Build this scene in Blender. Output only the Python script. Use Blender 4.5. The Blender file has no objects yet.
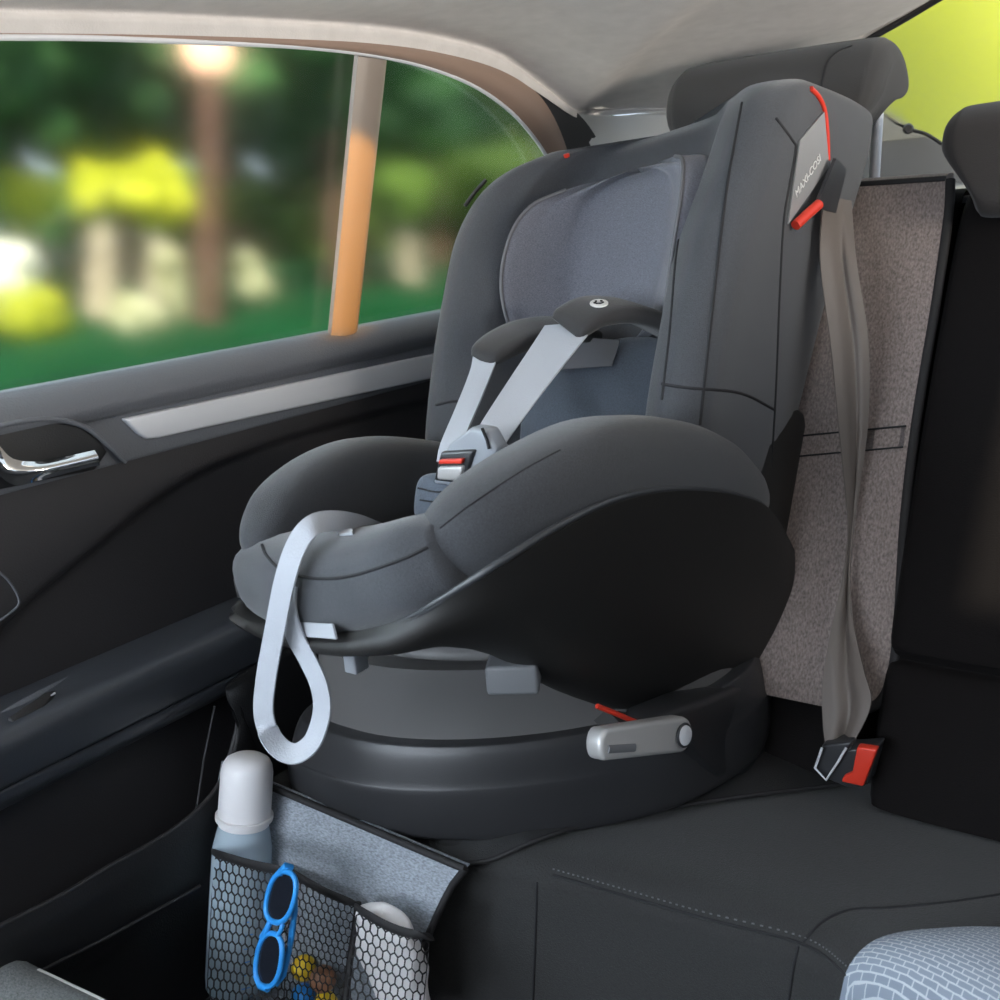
import bpy, math, random
from mathutils import Vector, Matrix
from mathutils.bvhtree import BVHTree
random.seed(7)
V = Vector
S = bpy.context.scene
COL = S.collection

# ------------------------------------------------------------------ camera
FPX = 1049.82
CR = V((0.81245, 0.57792, -0.07699)); CD = V((0.09099, -0.25612, -0.96235)); CF = V((-0.57589, 0.77486, -0.26067))
CAM = V((1.0, 0.0, 1.40))

def ray(u, v):
    return CF + CR * ((u - 500) / FPX) + CD * ((v - 500) / FPX)

def at(u, v, x=None, y=None, z=None, p=None, n=None):
    d = ray(u, v)
    if x is not None: t = (x - CAM.x) / d.x
    elif y is not None: t = (y - CAM.y) / d.y
    elif z is not None: t = (z - CAM.z) / d.z
    else: t = (V(p) - CAM).dot(V(n)) / d.dot(V(n))
    return CAM + d * t

# ------------------------------------------------------------------ curves and meshes
def cr(pts, n, closed=False):
    pts = [V(p) for p in pts]
    N = len(pts); out = []
    if N == 2 and not closed:
        return [pts[0].lerp(pts[1], i / n) for i in range(n + 1)]
    segs = N if closed else N - 1
    for i in range(segs):
        p1 = pts[i]; p2 = pts[(i + 1) % N]
        p0 = pts[i - 1] if (closed or i > 0) else p1 * 2 - p2
        p3 = pts[(i + 2) % N] if (closed or i + 2 < N) else p2 * 2 - p1
        for k in range(n):
            t = k / n; t2 = t * t; t3 = t2 * t
            out.append(0.5 * ((2 * p1) + (p2 - p0) * t + (2 * p0 - 5 * p1 + 4 * p2 - p3) * t2 + (3 * p1 - p0 - 3 * p2 + p3) * t3))
    if not closed: out.append(pts[-1].copy())
    return out

def grid(rows, nu=6, nv=6, cu=False, cv=False):
    R = [cr(r, nu, cu) for r in rows]
    cols = [cr([R[i][j] for i in range(len(R))], nv, cv) for j in range(len(R[0]))]
    return [[cols[j][i] for j in range(len(cols))] for i in range(len(cols[0]))]

class MB:
    def __init__(s): s.v = []; s.f = []
    def grid(s, G, cu=False, cv=False, cap=False):
        b = len(s.v); n = len(G[0]); m = len(G)
        for r in G: s.v += [V(p) for p in r]
        for i in range(m if cv else m - 1):
            for j in range(n if cu else n - 1):
                i2 = (i + 1) % m; j2 = (j + 1) % n
                s.f.append((b + i * n + j, b + i * n + j2, b + i2 * n + j2, b + i2 * n + j))
        if cap:
            for k, rev in ((0, True), (m - 1, False)):
                c = sum((V(p) for p in G[k]), V()) / n
                s.v.append(c); ci = len(s.v) - 1
                for j in range(n):
                    a, d = b + k * n + j, b + k * n + (j + 1) % n
                    s.f.append((ci, d, a) if rev else (ci, a, d))
        return s
    def tube(s, pts, r, seg=8, closed=False, flat=1.0, up=None):
        pts = [V(p) for p in pts]
        if not isinstance(r, (list, tuple)): pts = [p for i, p in enumerate(pts) if i == 0 or (p - pts[i - 1]).length > 2e-5]
        N = len(pts); G = []
        prev = None
        for i in range(N):
            a = pts[i - 1] if (i > 0 or closed) else pts[i]
            c = pts[(i + 1) % N] if (i < N - 1 or closed) else pts[i]
            t = (c - a).normalized()
            if up is not None: sd = t.cross(V(up)).normalized()
            else:
                if prev is None:
                    q = V((0, 0, 1)) if abs(t.z) < .9 else V((1, 0, 0))
                    sd = t.cross(q).normalized()
                else: sd = (prev - t * prev.dot(t)).normalized()
            prev = sd; nn = sd.cross(t).normalized()
            rr = r[i] if isinstance(r, (list, tuple)) else r
            G.append([pts[i] + sd * (math.cos(6.28319 * k / seg) * rr) + nn * (math.sin(6.28319 * k / seg) * rr * flat) for k in range(seg)])
        return s.grid(G, cu=True, cv=closed, cap=not closed)
    def lathe(s, prof, c, ax=(0, 0, 1), seg=32):
        ax = V(ax).normalized(); q = V((1, 0, 0)) if abs(ax.x) < .9 else V((0, 1, 0))
        a = ax.cross(q).normalized(); b = ax.cross(a)
        G = [[V(c) + ax * h + (a * math.cos(6.28319 * k / seg) + b * math.sin(6.28319 * k / seg)) * max(r, 1e-5) for k in range(seg)] for r, h in prof]
        return s.grid(G, cu=True, cap=True)
    def prism(s, poly, n):
        # polygon extruded along the vector n
        poly = [V(p) for p in poly]; n = V(n); N = len(poly); b = len(s.v)
        s.v += poly + [p + n for p in poly]
        s.f.append(tuple(range(b, b + N))); s.f.append(tuple(range(b + 2 * N - 1, b + N - 1, -1)))
        for i in range(N):
            j = (i + 1) % N
            s.f.append((b + j, b + i, b + N + i, b + N + j))
        return s
    def box(s, c, sz, M3=None):
        c = V(c); pts = []
        for dx in (-.5, .5):
            for dy in (-.5, .5):
                for dz in (-.5, .5):
                    p = V((dx * sz[0], dy * sz[1], dz * sz[2]))
                    pts.append(c + (M3 @ p if M3 else p))
        b = len(s.v); s.v += pts
        for f in ((0, 1, 3, 2), (4, 6, 7, 5), (0, 4, 5, 1), (2, 3, 7, 6), (0, 2, 6, 4), (1, 5, 7, 3)):
            s.f.append(tuple(b + k for k in f))
        return s
    def bvh(s): return BVHTree.FromPolygons(s.v, s.f)
    def build(s, name, mat, parent=None, solid=0, bevel=0, seg=3, sub=0, smooth=True, offset=0, split=64):
        me = bpy.data.meshes.new(name)
        me.from_pydata([tuple(p) for p in s.v], [], s.f); me.validate(); me.update()
        import bmesh
        bm = bmesh.new(); bm.from_mesh(me); bmesh.ops.recalc_face_normals(bm, faces=bm.faces); bm.to_mesh(me); bm.free()
        if smooth:
            for p in me.polygons: p.use_smooth = True
        me.materials.append(mat)
        o = bpy.data.objects.new(name, me); COL.objects.link(o)
        if parent is not None:
            o.parent = parent
            if parent.parent is None and parent.type == 'EMPTY': o.matrix_parent_inverse = Matrix.Translation(-parent.location)
            elif parent.parent is None: o.matrix_parent_inverse = Matrix.Translation(-parent.location)
        else:
            lo = V([min(p[i] for p in s.v) for i in range(3)]); hi = V([max(p[i] for p in s.v) for i in range(3)])
            c = V(((lo.x + hi.x) / 2, (lo.y + hi.y) / 2, lo.z))
            me.transform(Matrix.Translation(-c)); o.location = c
        if solid:
            m = o.modifiers.new('thickness', 'SOLIDIFY'); m.thickness = solid; m.offset = offset
        if bevel:
            m = o.modifiers.new('bevel', 'BEVEL'); m.width = bevel; m.segments = seg; m.limit_method = 'ANGLE'; m.angle_limit = .6
            if smooth:
                for p in me.polygons: p.use_smooth = True
                m.harden_normals = False
        if smooth and split:
            m = o.modifiers.new('edges', 'EDGE_SPLIT'); m.split_angle = math.radians(split)
        if sub:
            m = o.modifiers.new('smooth', 'SUBSURF'); m.levels = sub; m.render_levels = sub
        return o

def empty(name, loc):
    o = bpy.data.objects.new(name, None); COL.objects.link(o); o.location = loc; return o

def tag(o, label=None, cat=None, group=None, kind=None):
    if label: o['label'] = label
    if cat: o['category'] = cat
    if group: o['group'] = group
    if kind: o['kind'] = kind
    return o

def hit(b, u, v, off=0.0):
    d = ray(u, v).normalized()
    p, n, i, t = b.ray_cast(CAM, d)
    if p is None:
        p, n, i, t = b.find_nearest(CAM + d * 1.2)
    if n.dot(d) > 0: n = -n
    return p + n * off

def hitn(b, u, v):
    d = ray(u, v).normalized(); p, n, i, t = b.ray_cast(CAM, d)
    if p is None: p, n, i, t = b.find_nearest(CAM + d * 1.2)
    return (p, -n if n.dot(d) > 0 else n)

def px(pts, n):   # smooth pixel polyline
    return [(p.x, p.y) for p in cr([V((a, b, 0)) for a, b in pts], n)]

def surf_line(b, pts, off=0.0, n=6):
    return [hit(b, u, v, off) for u, v in px(pts, n)]

# ------------------------------------------------------------------ materials
def lnk(nt, a, b): nt.links.new(a, b)

def mat(name, col, rough=.6, metal=0, bump=0, scale=400, var=0, vscale=60, sheen=0, stretch=(1, 1, 1), spec=.5, coat=0, emit=0, alpha=1, vcol=None):
    m = bpy.data.materials.new(name); m.use_nodes = True; nt = m.node_tree
    b = nt.nodes['Principled BSDF']
    b.inputs['Base Color'].default_value = (*col, 1); b.inputs['Roughness'].default_value = rough; b.inputs['Metallic'].default_value = metal
    b.inputs['Specular IOR Level'].default_value = spec
    if sheen: b.inputs['Sheen Weight'].default_value = sheen; b.inputs['Sheen Roughness'].default_value = .5
    if coat: b.inputs['Coat Weight'].default_value = coat
    if emit: b.inputs['Emission Color'].default_value = (*col, 1); b.inputs['Emission Strength'].default_value = emit
    if bump or var:
        tc = nt.nodes.new('ShaderNodeTexCoord'); mp = nt.nodes.new('ShaderNodeMapping'); mp.inputs['Scale'].default_value = stretch
        lnk(nt, tc.outputs['Object'], mp.inputs['Vector'])
    if bump:
        n = nt.nodes.new('ShaderNodeTexNoise'); n.inputs['Scale'].default_value = scale; n.inputs['Detail'].default_value = 3
        lnk(nt, mp.outputs['Vector'], n.inputs['Vector'])
        bp = nt.nodes.new('ShaderNodeBump'); bp.inputs['Strength'].default_value = bump; bp.inputs['Distance'].default_value = .002
        lnk(nt, n.outputs['Fac'], bp.inputs['Height']); lnk(nt, bp.outputs['Normal'], b.inputs['Normal'])
    if var:
        n2 = nt.nodes.new('ShaderNodeTexNoise'); n2.inputs['Scale'].default_value = vscale; n2.inputs['Detail'].default_value = 4
        lnk(nt, mp.outputs['Vector'], n2.inputs['Vector'])
        rp = nt.nodes.new('ShaderNodeValToRGB')
        lo = [c * (1 - var) for c in col]; hi = list(vcol) if vcol else [min(1, c * (1 + var)) for c in col]
        rp.color_ramp.elements[0].position = .3; rp.color_ramp.elements[1].position = .7
        rp.color_ramp.elements[0].color = (*lo, 1); rp.color_ramp.elements[1].color = (*hi, 1)
        lnk(nt, n2.outputs['Fac'], rp.inputs['Fac']); lnk(nt, rp.outputs['Color'], b.inputs['Base Color'])
    return m

M = {}
M['fabric'] = mat('charcoal_fabric', (.036, .038, .043), .85, bump=.35, scale=900, var=.25, vscale=700, sheen=.25)
M['fabric2'] = mat('charcoal_fabric_light', (.045, .048, .055), .85, bump=.35, scale=900, var=.25, vscale=700, sheen=.3)
M['heather'] = mat('heather_grey_fabric', (.15, .155, .185), .9, bump=.4, scale=800, var=.35, vscale=500, sheen=.3, stretch=(1, 1, 3))
M['bluepad'] = mat('slate_fabric', (.07, .085, .11), .88, bump=.35, scale=900, var=.2, vscale=600, sheen=.25)
M['seam'] = mat('dark_piping', (.012, .012, .014), .8)
M['piping'] = mat('grey_piping', (.12, .12, .13), .6)
M['shell'] = mat('black_plastic_shell', (.014, .013, .012), .55, bump=.1, scale=700)
M['rimplastic'] = mat('dark_rim_plastic', (.04, .042, .046), .4, bump=.05, scale=700)
M['base'] = mat('base_plastic', (.026, .026, .028), .40, bump=.06, scale=800)
M['drum'] = mat('grey_base_plastic', (.11, .106, .104), .4, bump=.05, scale=600)
M['silver'] = mat('satin_silver_plastic', (.5, .49, .48), .38, metal=.35)
M['alu'] = mat('brushed_trim', (.72, .73, .76), .4, metal=.2, bump=.05, scale=300, stretch=(20, 1, 20))
M['chrome'] = mat('chrome', (.85, .84, .82), .07, metal=1)
M['red'] = mat('red_plastic', (.62, .04, .02), .35)
M['webbing'] = mat('pale_webbing', (.43, .45, .49), .75, bump=.25, scale=500, stretch=(1, 1, 1))
M['padblack'] = mat('shoulder_pad_fabric', (.022, .021, .022), .85, bump=.3, scale=900, sheen=.2)
M['white'] = mat('white_print', (.75, .75, .74), .6)
M['buckle'] = mat('buckle_plastic', (.3, .32, .35), .3)
M['darkplastic'] = mat('dark_grey_plastic', (.03, .031, .034), .35)
M['greyplastic'] = mat('mid_grey_plastic', (.16, .165, .175), .42, bump=.05, scale=700)
M['door'] = mat('door_plastic', (.036, .034, .036), .48, bump=.25, scale=500)
M['doorroll'] = mat('door_top_soft_plastic', (.13, .138, .155), .45, bump=.35, scale=420)
M['doorblack'] = mat('door_pocket_plastic', (.012, .012, .013), .5, bump=.2, scale=500)
M['frame'] = mat('window_frame_plastic', (.30, .21, .165), .4, metal=.15)
M['rubber'] = mat('rubber_seal', (.02, .02, .022), .5)
M['headliner'] = mat('headliner_fabric', (.62, .59, .57), .95, bump=.2, scale=500, var=.05, vscale=40)
M['pillar'] = mat('pillar_trim', (.66, .65, .62), .7, bump=.1, scale=400)
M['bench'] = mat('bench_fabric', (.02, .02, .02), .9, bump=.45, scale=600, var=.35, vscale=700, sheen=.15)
M['headrest'] = mat('headrest_fabric', (.030, .029, .029), .85, bump=.35, scale=900, sheen=.15)
M['headrest2'] = mat('black_headrest_fabric', (.016, .013, .012), .85, bump=.3, scale=900, sheen=.1)
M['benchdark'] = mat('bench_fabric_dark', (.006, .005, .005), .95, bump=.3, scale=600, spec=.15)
M['cover'] = mat('taupe_cover_fabric', (.215, .175, .16), .9, bump=.4, scale=700, var=.4, vscale=420, sheen=.2, stretch=(1, 1, .25))
M['coverband'] = mat('cover_band', (.10, .085, .082), .9, bump=.3, scale=600, var=.3, vscale=400)
M['hem'] = mat('black_hem', (.012, .011, .012), .75, bump=.2, scale=900)
M['belt'] = mat('vehicle_belt_webbing', (.13, .108, .094), .55, bump=.15, scale=700, stretch=(3, 3, .3))
M['flap'] = mat('heather_flap', (.26, .285, .32), .9, bump=.4, scale=600, var=.35, vscale=430, stretch=(.6, 1, 1.3))
M['blue'] = mat('blue_plastic', (.03, .28, .72), .35)
M['lens'] = mat('dark_lens', (.012, .014, .02), .12)
M['cap'] = mat('white_cap_plastic', (.78, .76, .77), .38)
M['yellow'] = mat('yellow_ball', (.75, .5, .02), .5)
M['brown'] = mat('wooden_ball', (.28, .13, .07), .55, var=.3, vscale=50)
M['cloth'] = mat('white_cloth', (.8, .77, .77), .9, bump=.3, scale=300)
M['label'] = mat('pale_label', (.42, .44, .47), .6)
M['matmesh'] = mat('seat_mat_mesh', (.02, .02, .021), .55, bump=.6, scale=900)
M['frontseat'] = mat('front_seat_fabric', (.16, .17, .17), .9, bump=.4, scale=500, var=.3, vscale=400)

def glassy(name, rough, col, ior=1.45):
    m = bpy.data.materials.new(name); m.use_nodes = True; nt = m.node_tree
    nt.nodes.remove(nt.nodes['Principled BSDF'])
    g = nt.nodes.new('ShaderNodeBsdfGlass'); g.inputs['Roughness'].default_value = rough; g.inputs['IOR'].default_value = ior; g.inputs['Color'].default_value = (*col, 1)
    lnk(nt, g.outputs[0], nt.nodes['Material Output'].inputs['Surface'])
    return m
M['pane'] = glassy('hazy_window_glass', .10, (.97, .98, .96))
M['rearpane'] = glassy('hazy_rear_glass', .25, (.98, .98, .94))
m = mat('clear_blue_plastic', (.68, .82, .92), .12)
m.node_tree.nodes['Principled BSDF'].inputs['Transmission Weight'].default_value = .5
m.node_tree.nodes['Principled BSDF'].inputs['IOR'].default_value = 1.12
M['bottle'] = m

# patterned seat insert: rows of pale dashes
m = bpy.data.materials.new('dashed_insert_fabric'); m.use_nodes = True; nt = m.node_tree; b = nt.nodes['Principled BSDF']
tc = nt.nodes.new('ShaderNodeTexCoord'); mp = nt.nodes.new('ShaderNodeMapping'); mp.inputs['Rotation'].default_value = (0, 0, math.radians(12)); mp.inputs['Scale'].default_value = (62, 62, 62)
br = nt.nodes.new('ShaderNodeTexBrick'); br.inputs['Color1'].default_value = (.22, .26, .32, 1); br.inputs['Color2'].default_value = (.24, .28, .34, 1); br.inputs['Mortar'].default_value = (.5, .54, .58, 1)
br.inputs['Scale'].default_value = 1; br.inputs['Mortar Size'].default_value = .035; br.inputs['Brick Width'].default_value = .8; br.inputs['Row Height'].default_value = .3
lnk(nt, tc.outputs['Object'], mp.inputs['Vector']); lnk(nt, mp.outputs['Vector'], br.inputs['Vector']); lnk(nt, br.outputs['Color'], b.inputs['Base Color'])
b.inputs['Roughness'].default_value = .9
M['insert'] = m

def leaf(name, c1, c2, sc=2.0):
    m = mat(name, c1, .8, var=.5, vscale=sc, vcol=c2, spec=.1)
    return m
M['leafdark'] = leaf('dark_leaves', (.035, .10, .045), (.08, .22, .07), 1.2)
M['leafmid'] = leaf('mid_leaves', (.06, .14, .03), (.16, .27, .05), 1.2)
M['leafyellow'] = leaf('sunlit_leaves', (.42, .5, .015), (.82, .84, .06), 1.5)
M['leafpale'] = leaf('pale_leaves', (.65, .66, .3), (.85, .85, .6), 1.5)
M['sunpatch'] = mat('white_sunlit_leaves', (.95, .95, .85), .7)  # near-white colour carries the sunlight on one bright bush
M['bark'] = mat('brown_bark', (.15, .075, .055), .9, var=.3, vscale=3)
M['palebark'] = mat('pale_bark', (.55, .47, .36), .9, var=.35, vscale=2)
M['lawn'] = mat('lawn_grass', (.008, .06, .022), .9, var=.45, vscale=.25, vcol=(.016, .11, .04), spec=0)
M['sunglare'] = mat('sun_glare_globe', (1.0, .60, .40), .4, emit=1.7)  # emission stands in for the sun glare above the brown post

# ------------------------------------------------------------------ CHILD SEAT
cs = tag(empty('child_car_seat', (.335, .98, .74)), 'dark grey padded child car seat strapped on the rear bench beside the door', 'child car seat')
CX = .335; ROLL = .172

def uring(L):
    z, hw, th, yn, yi, yb = L[:6]; cx = L[6] if len(L) > 6 else CX
    half = [(0, yb), (.66 * hw, yb), (.96 * hw, yb - .018), (1.02 * hw, yb - .32 * (yb - yn)), (hw, yn + .25 * (yb - yn)), (hw - .10 * th, yn + .02), (hw - .5 * th, yn),
            (hw - .92 * th, yn + .025), (hw - th - .004, yn + .45 * (yi - yn)), (hw - th - .022, yi - .02), (.55 * (hw - th), yi), (0, yi + .004)]
    pts = half + [(-a, b) for a, b in half[-2:0:-1]]
    return [V((cx + a, b, z + a * ROLL - .12 * (b - yi))) for a, b in pts]

def ushape(levels, nu=5, nv=7):
    return MB().grid(grid([uring(L) for L in levels], nu, nv, cu=True), cu=True, cap=True)

back = ushape([
    (.96, .18, .07, 1.02, 1.10, 1.25, .325), (1.02, .195, .078, .995, 1.10, 1.28, .322), (1.12, .205, .086, 1.005, 1.13, 1.34, .318), (1.24, .215, .092, 1.05, 1.17, 1.405, .318),
    (1.33, .224, .10, 1.095, 1.215, 1.455, .320), (1.40, .234, .10, 1.14, 1.255, 1.485, .323), (1.450, .229, .10, 1.175, 1.28, 1.505, .332), (1.477, .214, .095, 1.205, 1.295, 1.51, .342), (1.491, .180, .08, 1.245, 1.32, 1.485, .347)])
backrest = back.build('backrest', M['fabric2'], cs); bb = back.bvh()

def pad(levels, name, mt): 
    g = ushape(levels); return g, g.build(name, mt, cs)
HL = [(1.225, .07, .03, 1.185, 1.19, 1.215, .325), (1.232, .10, .035, 1.15, 1.18, 1.23, .325), (1.26, .126, .036, 1.115, 1.18, 1.24, .325), (1.32, .140, .036, 1.112, 1.195, 1.26, .325),
     (1.38, .140, .036, 1.132, 1.215, 1.28, .328), (1.418, .126, .036, 1.162, 1.23, 1.29, .330), (1.434, .095, .034, 1.200, 1.24, 1.285, .332), (1.440, .06, .03, 1.23, 1.25, 1.28, .334)]
hp, headrest = pad(HL, 'headrest', M['heather'])
hb = hp.bvh()
for k in (16, 6): MB().tube(cr([uring(L)[k] + V((0, -.001, 0)) for L in HL[1:7]], 6), .0024, 8).build('piping', M['piping'], headrest)

def pillow(c, rx, ry, rz, ex=.5, rot=None, n=24, m=16):
    mb = MB(); G = []
    sg = lambda t, e: math.copysign(abs(t) ** e, t)
    for i in range(1, m):
        ph = -math.pi / 2 + math.pi * i / m
        row = []
        for j in range(n):
            a = 2 * math.pi * j / n
            p = V((rx * sg(math.cos(ph), ex) * sg(math.cos(a), ex), ry * sg(math.cos(ph), ex) * sg(math.sin(a), ex), rz * sg(math.sin(ph), ex)))
            row.append(V(c) + (rot @ p if rot else p))
        G.append(row)
    return mb.grid(G, cu=True, cap=True)
rot = Matrix.Rotation(-ROLL, 3, 'Y') @ Matrix.Rotation(math.radians(-22), 3, 'X')
lp = pillow((.345, 1.11, 1.125), .125, .03, .12, .6, rot); lp.build('back_pad', M['bluepad'], cs)

# side bolsters: swept superellipses
def sweep(stations, ex=.75, n=20, nv=6):
    rows = []
    ctr = [V(s[0]) for s in stations]
    for i, (c, a, h) in enumerate(stations):
        t = (ctr[min(i + 1, len(ctr) - 1)] - ctr[max(i - 1, 0)]).normalized()
        sd = t.cross(V((0, 0, 1))).normalized(); up = sd.cross(t).normalized()
        sg = lambda q, e: math.copysign(abs(q) ** e, q)
        rows.append([V(c) + sd * (a * sg(math.cos(6.28319 * k / n), ex)) + up * (h * sg(math.sin(6.28319 * k / n), ex)) for k in range(n)])
    R = [cr([rows[i][j] for i in range(len(rows))], nv) for j in range(n)]
    return MB().grid([[R[j][i] for j in range(n)] for i in range(len(R[0]))], cu=True, cap=True)

rb = sweep([(at(440, 562, x=.448), .012, .020), (at(446, 553, x=.452), .028, .034), (at(478, 532, x=.470), .042, .046), (at(532, 500, x=.490), .048, .050), (at(590, 472, x=.502), .050, .050),
            (at(650, 464, x=.508), .050, .048), (at(700, 474, x=.508), .046, .045), (at(735, 492, x=.505), .036, .034), (at(755, 505, x=.50), .02, .02)])
rbo = rb.build('side_bolster', M['fabric'], cs); rbb = rb.bvh()
lb = sweep([(at(262, 562, x=.205), .010, .016), (at(264, 550, x=.197), .024, .032), (at(282, 527, x=.186), .034, .047), (at(318, 502, x=.175), .040, .054), (at(365, 488, x=.165), .042, .060),
            (at(430, 488, x=.160), .040, .060), (at(490, 490, x=.155), .036, .05)])
lb.build('side_bolster', M['fabric'], cs); lbb = lb.bvh()

# front cushion roll, swept across the seat
fc = sweep([(at(253, 577, x=.160), .012, .020), (at(258, 575, x=.176), .028, .032), (at(283, 575, x=.215), .048, .042), (at(320, 579, x=.275), .060, .048), (at(360, 580, x=.335), .060, .048),
            (at(400, 572, x=.395), .056, .046), (at(432, 561, x=.445), .044, .041), (at(452, 553, x=.470), .02, .028)])
fco = fc.build('seat_cushion', M['fabric2'], cs); fcb = fc.bvh()
# seat floor between the bolsters
MB().grid(grid([[V((x, y, z + (x - CX) * ROLL)) for x in (.16, .24, .335, .43, .52)] for y, z in ((.66, 1.08), (.72, 1.075), (.85, 1.05), (1.0, 1.02), (1.1, 1.02))], 4, 4)).build('seat_floor', M['padblack'], cs, solid=.02)
def seams(name, b, parent, lines, r=.0016, mt='seam', off=0.0):
    for L in lines: MB().tube(surf_line(b, L, off), r, 6).build(name, M[mt], parent)
seams('seam', fcb, fco, [[(262, 545), (267, 556), (282, 570), (312, 578), (350, 576), (400, 560), (428, 547)]])
seams('seam', rbb, rbo, [[(440, 528), (470, 505), (520, 472), (560, 450)]], .0008)

# moulded shell
top = [(250, 590, .15), (247, 603, .160), (264, 621, .20), (300, 633, .28), (338, 637, .345), (390, 627, .415), (440, 600, .470), (500, 562, .520), (560, 525, .540), (620, 498, .550), (680, 489, .552), (735, 495, .552), (768, 512, .546), (795, 560, .53)]
bot = [(255, 598, .17), (250, 612, .175), (266, 628, .21), (300, 641, .28), (338, 647, .345), (390, 647, .405), (445, 640, .440), (505, 652, .455), (570, 686, .455), (640, 706, .455), (700, 703, .47), (750, 690, .485), (792, 668, .50), (806, 640, .50)]
T = [at(u, v, x=x) for u, v, x in top]; B = [at(u, v, x=x) for u, v, x in bot]
T[0] = T[1] + V((.004, .10, .015)); B[0] = B[1] + V((.004, .10, -.01)); T.insert(0, T[0] + V((.004, .2, .01))); B.insert(0, B[0] + V((.004, .2, -.04)))
rows = [T, [a.lerp(b, .45) + V((.012 if a.x > CX else -.006, -.012, 0)) for a, b in zip(T, B)], B, [b + V(((CX - b.x) * .6, .03, -.004)) for b in B]]
sh = MB().grid(grid(rows, 8, 6)); sho = sh.build('seat_shell', M['shell'], cs, solid=.006, offset=1); shb = sh.bvh()
rimrow = cr(T[1:], 8)
MB().tube([p + V((.002, -.003, .001)) for p in rimrow], .0034, 8).build('rim_edge', M['rimplastic'], sho)
rimlow = [a.lerp(b, .9) for a, b in zip(T[1:9], B[1:9])]
FR = [(a, b, k) for a, b, k in zip(T[3:9], B[3:9], (.6, 1, 1, 1, .8, .1))]
frm = MB().grid(grid([[a + V((.004, -.006, 0)) * k for a, b, k in FR], [a.lerp(b, .5) + V((.010, -.012, 0)) * k for a, b, k in FR], [b.lerp(a, .12) + V((.006, -.006, 0)) * k for a, b, k in FR]], 6, 4)); frm.build('front_rim', M['rimplastic'], sho, solid=.003)
def on_patch(name, b, quad, mt, parent, off=.002, n=8, solid=.003, bow=0):
    (a, c, d, e) = [V((q[0], q[1], 0)) for q in quad]
    G = []
    for i in range(n + 1):
        t = i / n; l = a.lerp(e, t); r = c.lerp(d, t)
        G.append([hit(b, *l.lerp(r, j / n).xy, off + bow * (1 - (2 * t - 1) ** 2) * (1 - (2 * j / n - 1) ** 2)) for j in range(n + 1)])
    return MB().grid(G).build(name, M[mt], parent, solid=solid, offset=1)
MB().grid([[at(298, 622, y=T[4].y - .02), at(333, 624, y=T[5].y - .02)], [at(302, 636, y=T[4].y - .022), at(337, 639, y=T[5].y - .022)]]).build('label_tag', M['label'], cs, solid=.002)

MB().prism([at(u, v, x=.525) for u, v in [(778, 390), (806, 412), (812, 450), (806, 520), (797, 580), (776, 650), (750, 640), (755, 500)]], V((-.04, 0, 0))).build('shell_spine', M['shell'], cs, bevel=.01)
# wing details
wing = [[(742, 103), (737, 130), (728, 180), (720, 240), (712, 310), (706, 365), (700, 425)], [(690, 178), (684, 210), (676, 260), (670, 330), (662, 400)]]
seams('seam', bb, backrest, wing + [[(776, 118), (792, 140), (795, 150), (788, 190), (783, 225), (779, 300), (775, 400), (770, 480)], [(662, 384), (690, 388), (740, 393), (775, 410)], [(436, 405), (450, 402), (472, 400)]], .0018)
seams('red_piping', bb, backrest, [[(810, 89), (817, 96), (823, 108), (826, 130), (827, 160)]], .0032, 'red', .001)
M['sidepanel'] = mat('light_grey_side_plastic', (.25, .25, .255), .45, bump=.05, scale=700)
on_patch('side_panel', bb, [(798, 140), (822, 112), (827, 166), (786, 224)], 'sidepanel', backrest, .001, 8, .002)
on_patch('belt_guide', bb, [(824, 158), (835, 168), (824, 212), (804, 206)], 'darkplastic', backrest, .011, 6, .004)
MB().tube([hit(bb, 789, 225, .008), hit(bb, 797, 214, .012), hit(bb, 806, 203, .016)], .006, 12).build('guide_lock', M['red'], backrest)
MB().tube([at(465, 206, y=1.165), at(475, 192, y=1.175), at(486, 180, y=1.185)], .0045, 8, flat=.6).build('fabric_tab', M['shell'], backrest)
MB().lathe([(.0, 0), (.004, 0), (.004, .004), (.0, .005)], hit(bb, 567, 157, .0), (0, -.4, 1), 12).build('red_dot', M['red'], backrest)

def text(name, s, p, xdir, nrm, size, mt, parent):
    c = bpy.data.curves.new(name, 'FONT'); c.body = s; c.size = size; c.extrude = .0004; c.align_x = 'LEFT'; c.align_y = 'BOTTOM'
    tmp = bpy.data.objects.new('tmp', c); COL.objects.link(tmp)
    dg = bpy.context.evaluated_depsgraph_get(); me = bpy.data.meshes.new_from_object(tmp.evaluated_get(dg))
    bpy.data.objects.remove(tmp)
    x = V(xdir).normalized(); n = (V(nrm) - x * V(nrm).dot(x)).normalized(); y = n.cross(x)
    R = Matrix((x, y, n)).transposed().to_4x4(); R.translation = p
    me.transform(R); me.materials.append(M[mt]); me.name = name
    o = bpy.data.objects.new(name, me); COL.objects.link(o); o.parent = parent
    return o
pa, na = hitn(bb, 793, 200); pb, nb2 = hitn(bb, 819, 160)
text('lettering', 'MAXI-COSI', pa + na * .0045, pb - pa, na, (pb - pa).length / 5.2, 'white', backrest)

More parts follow.
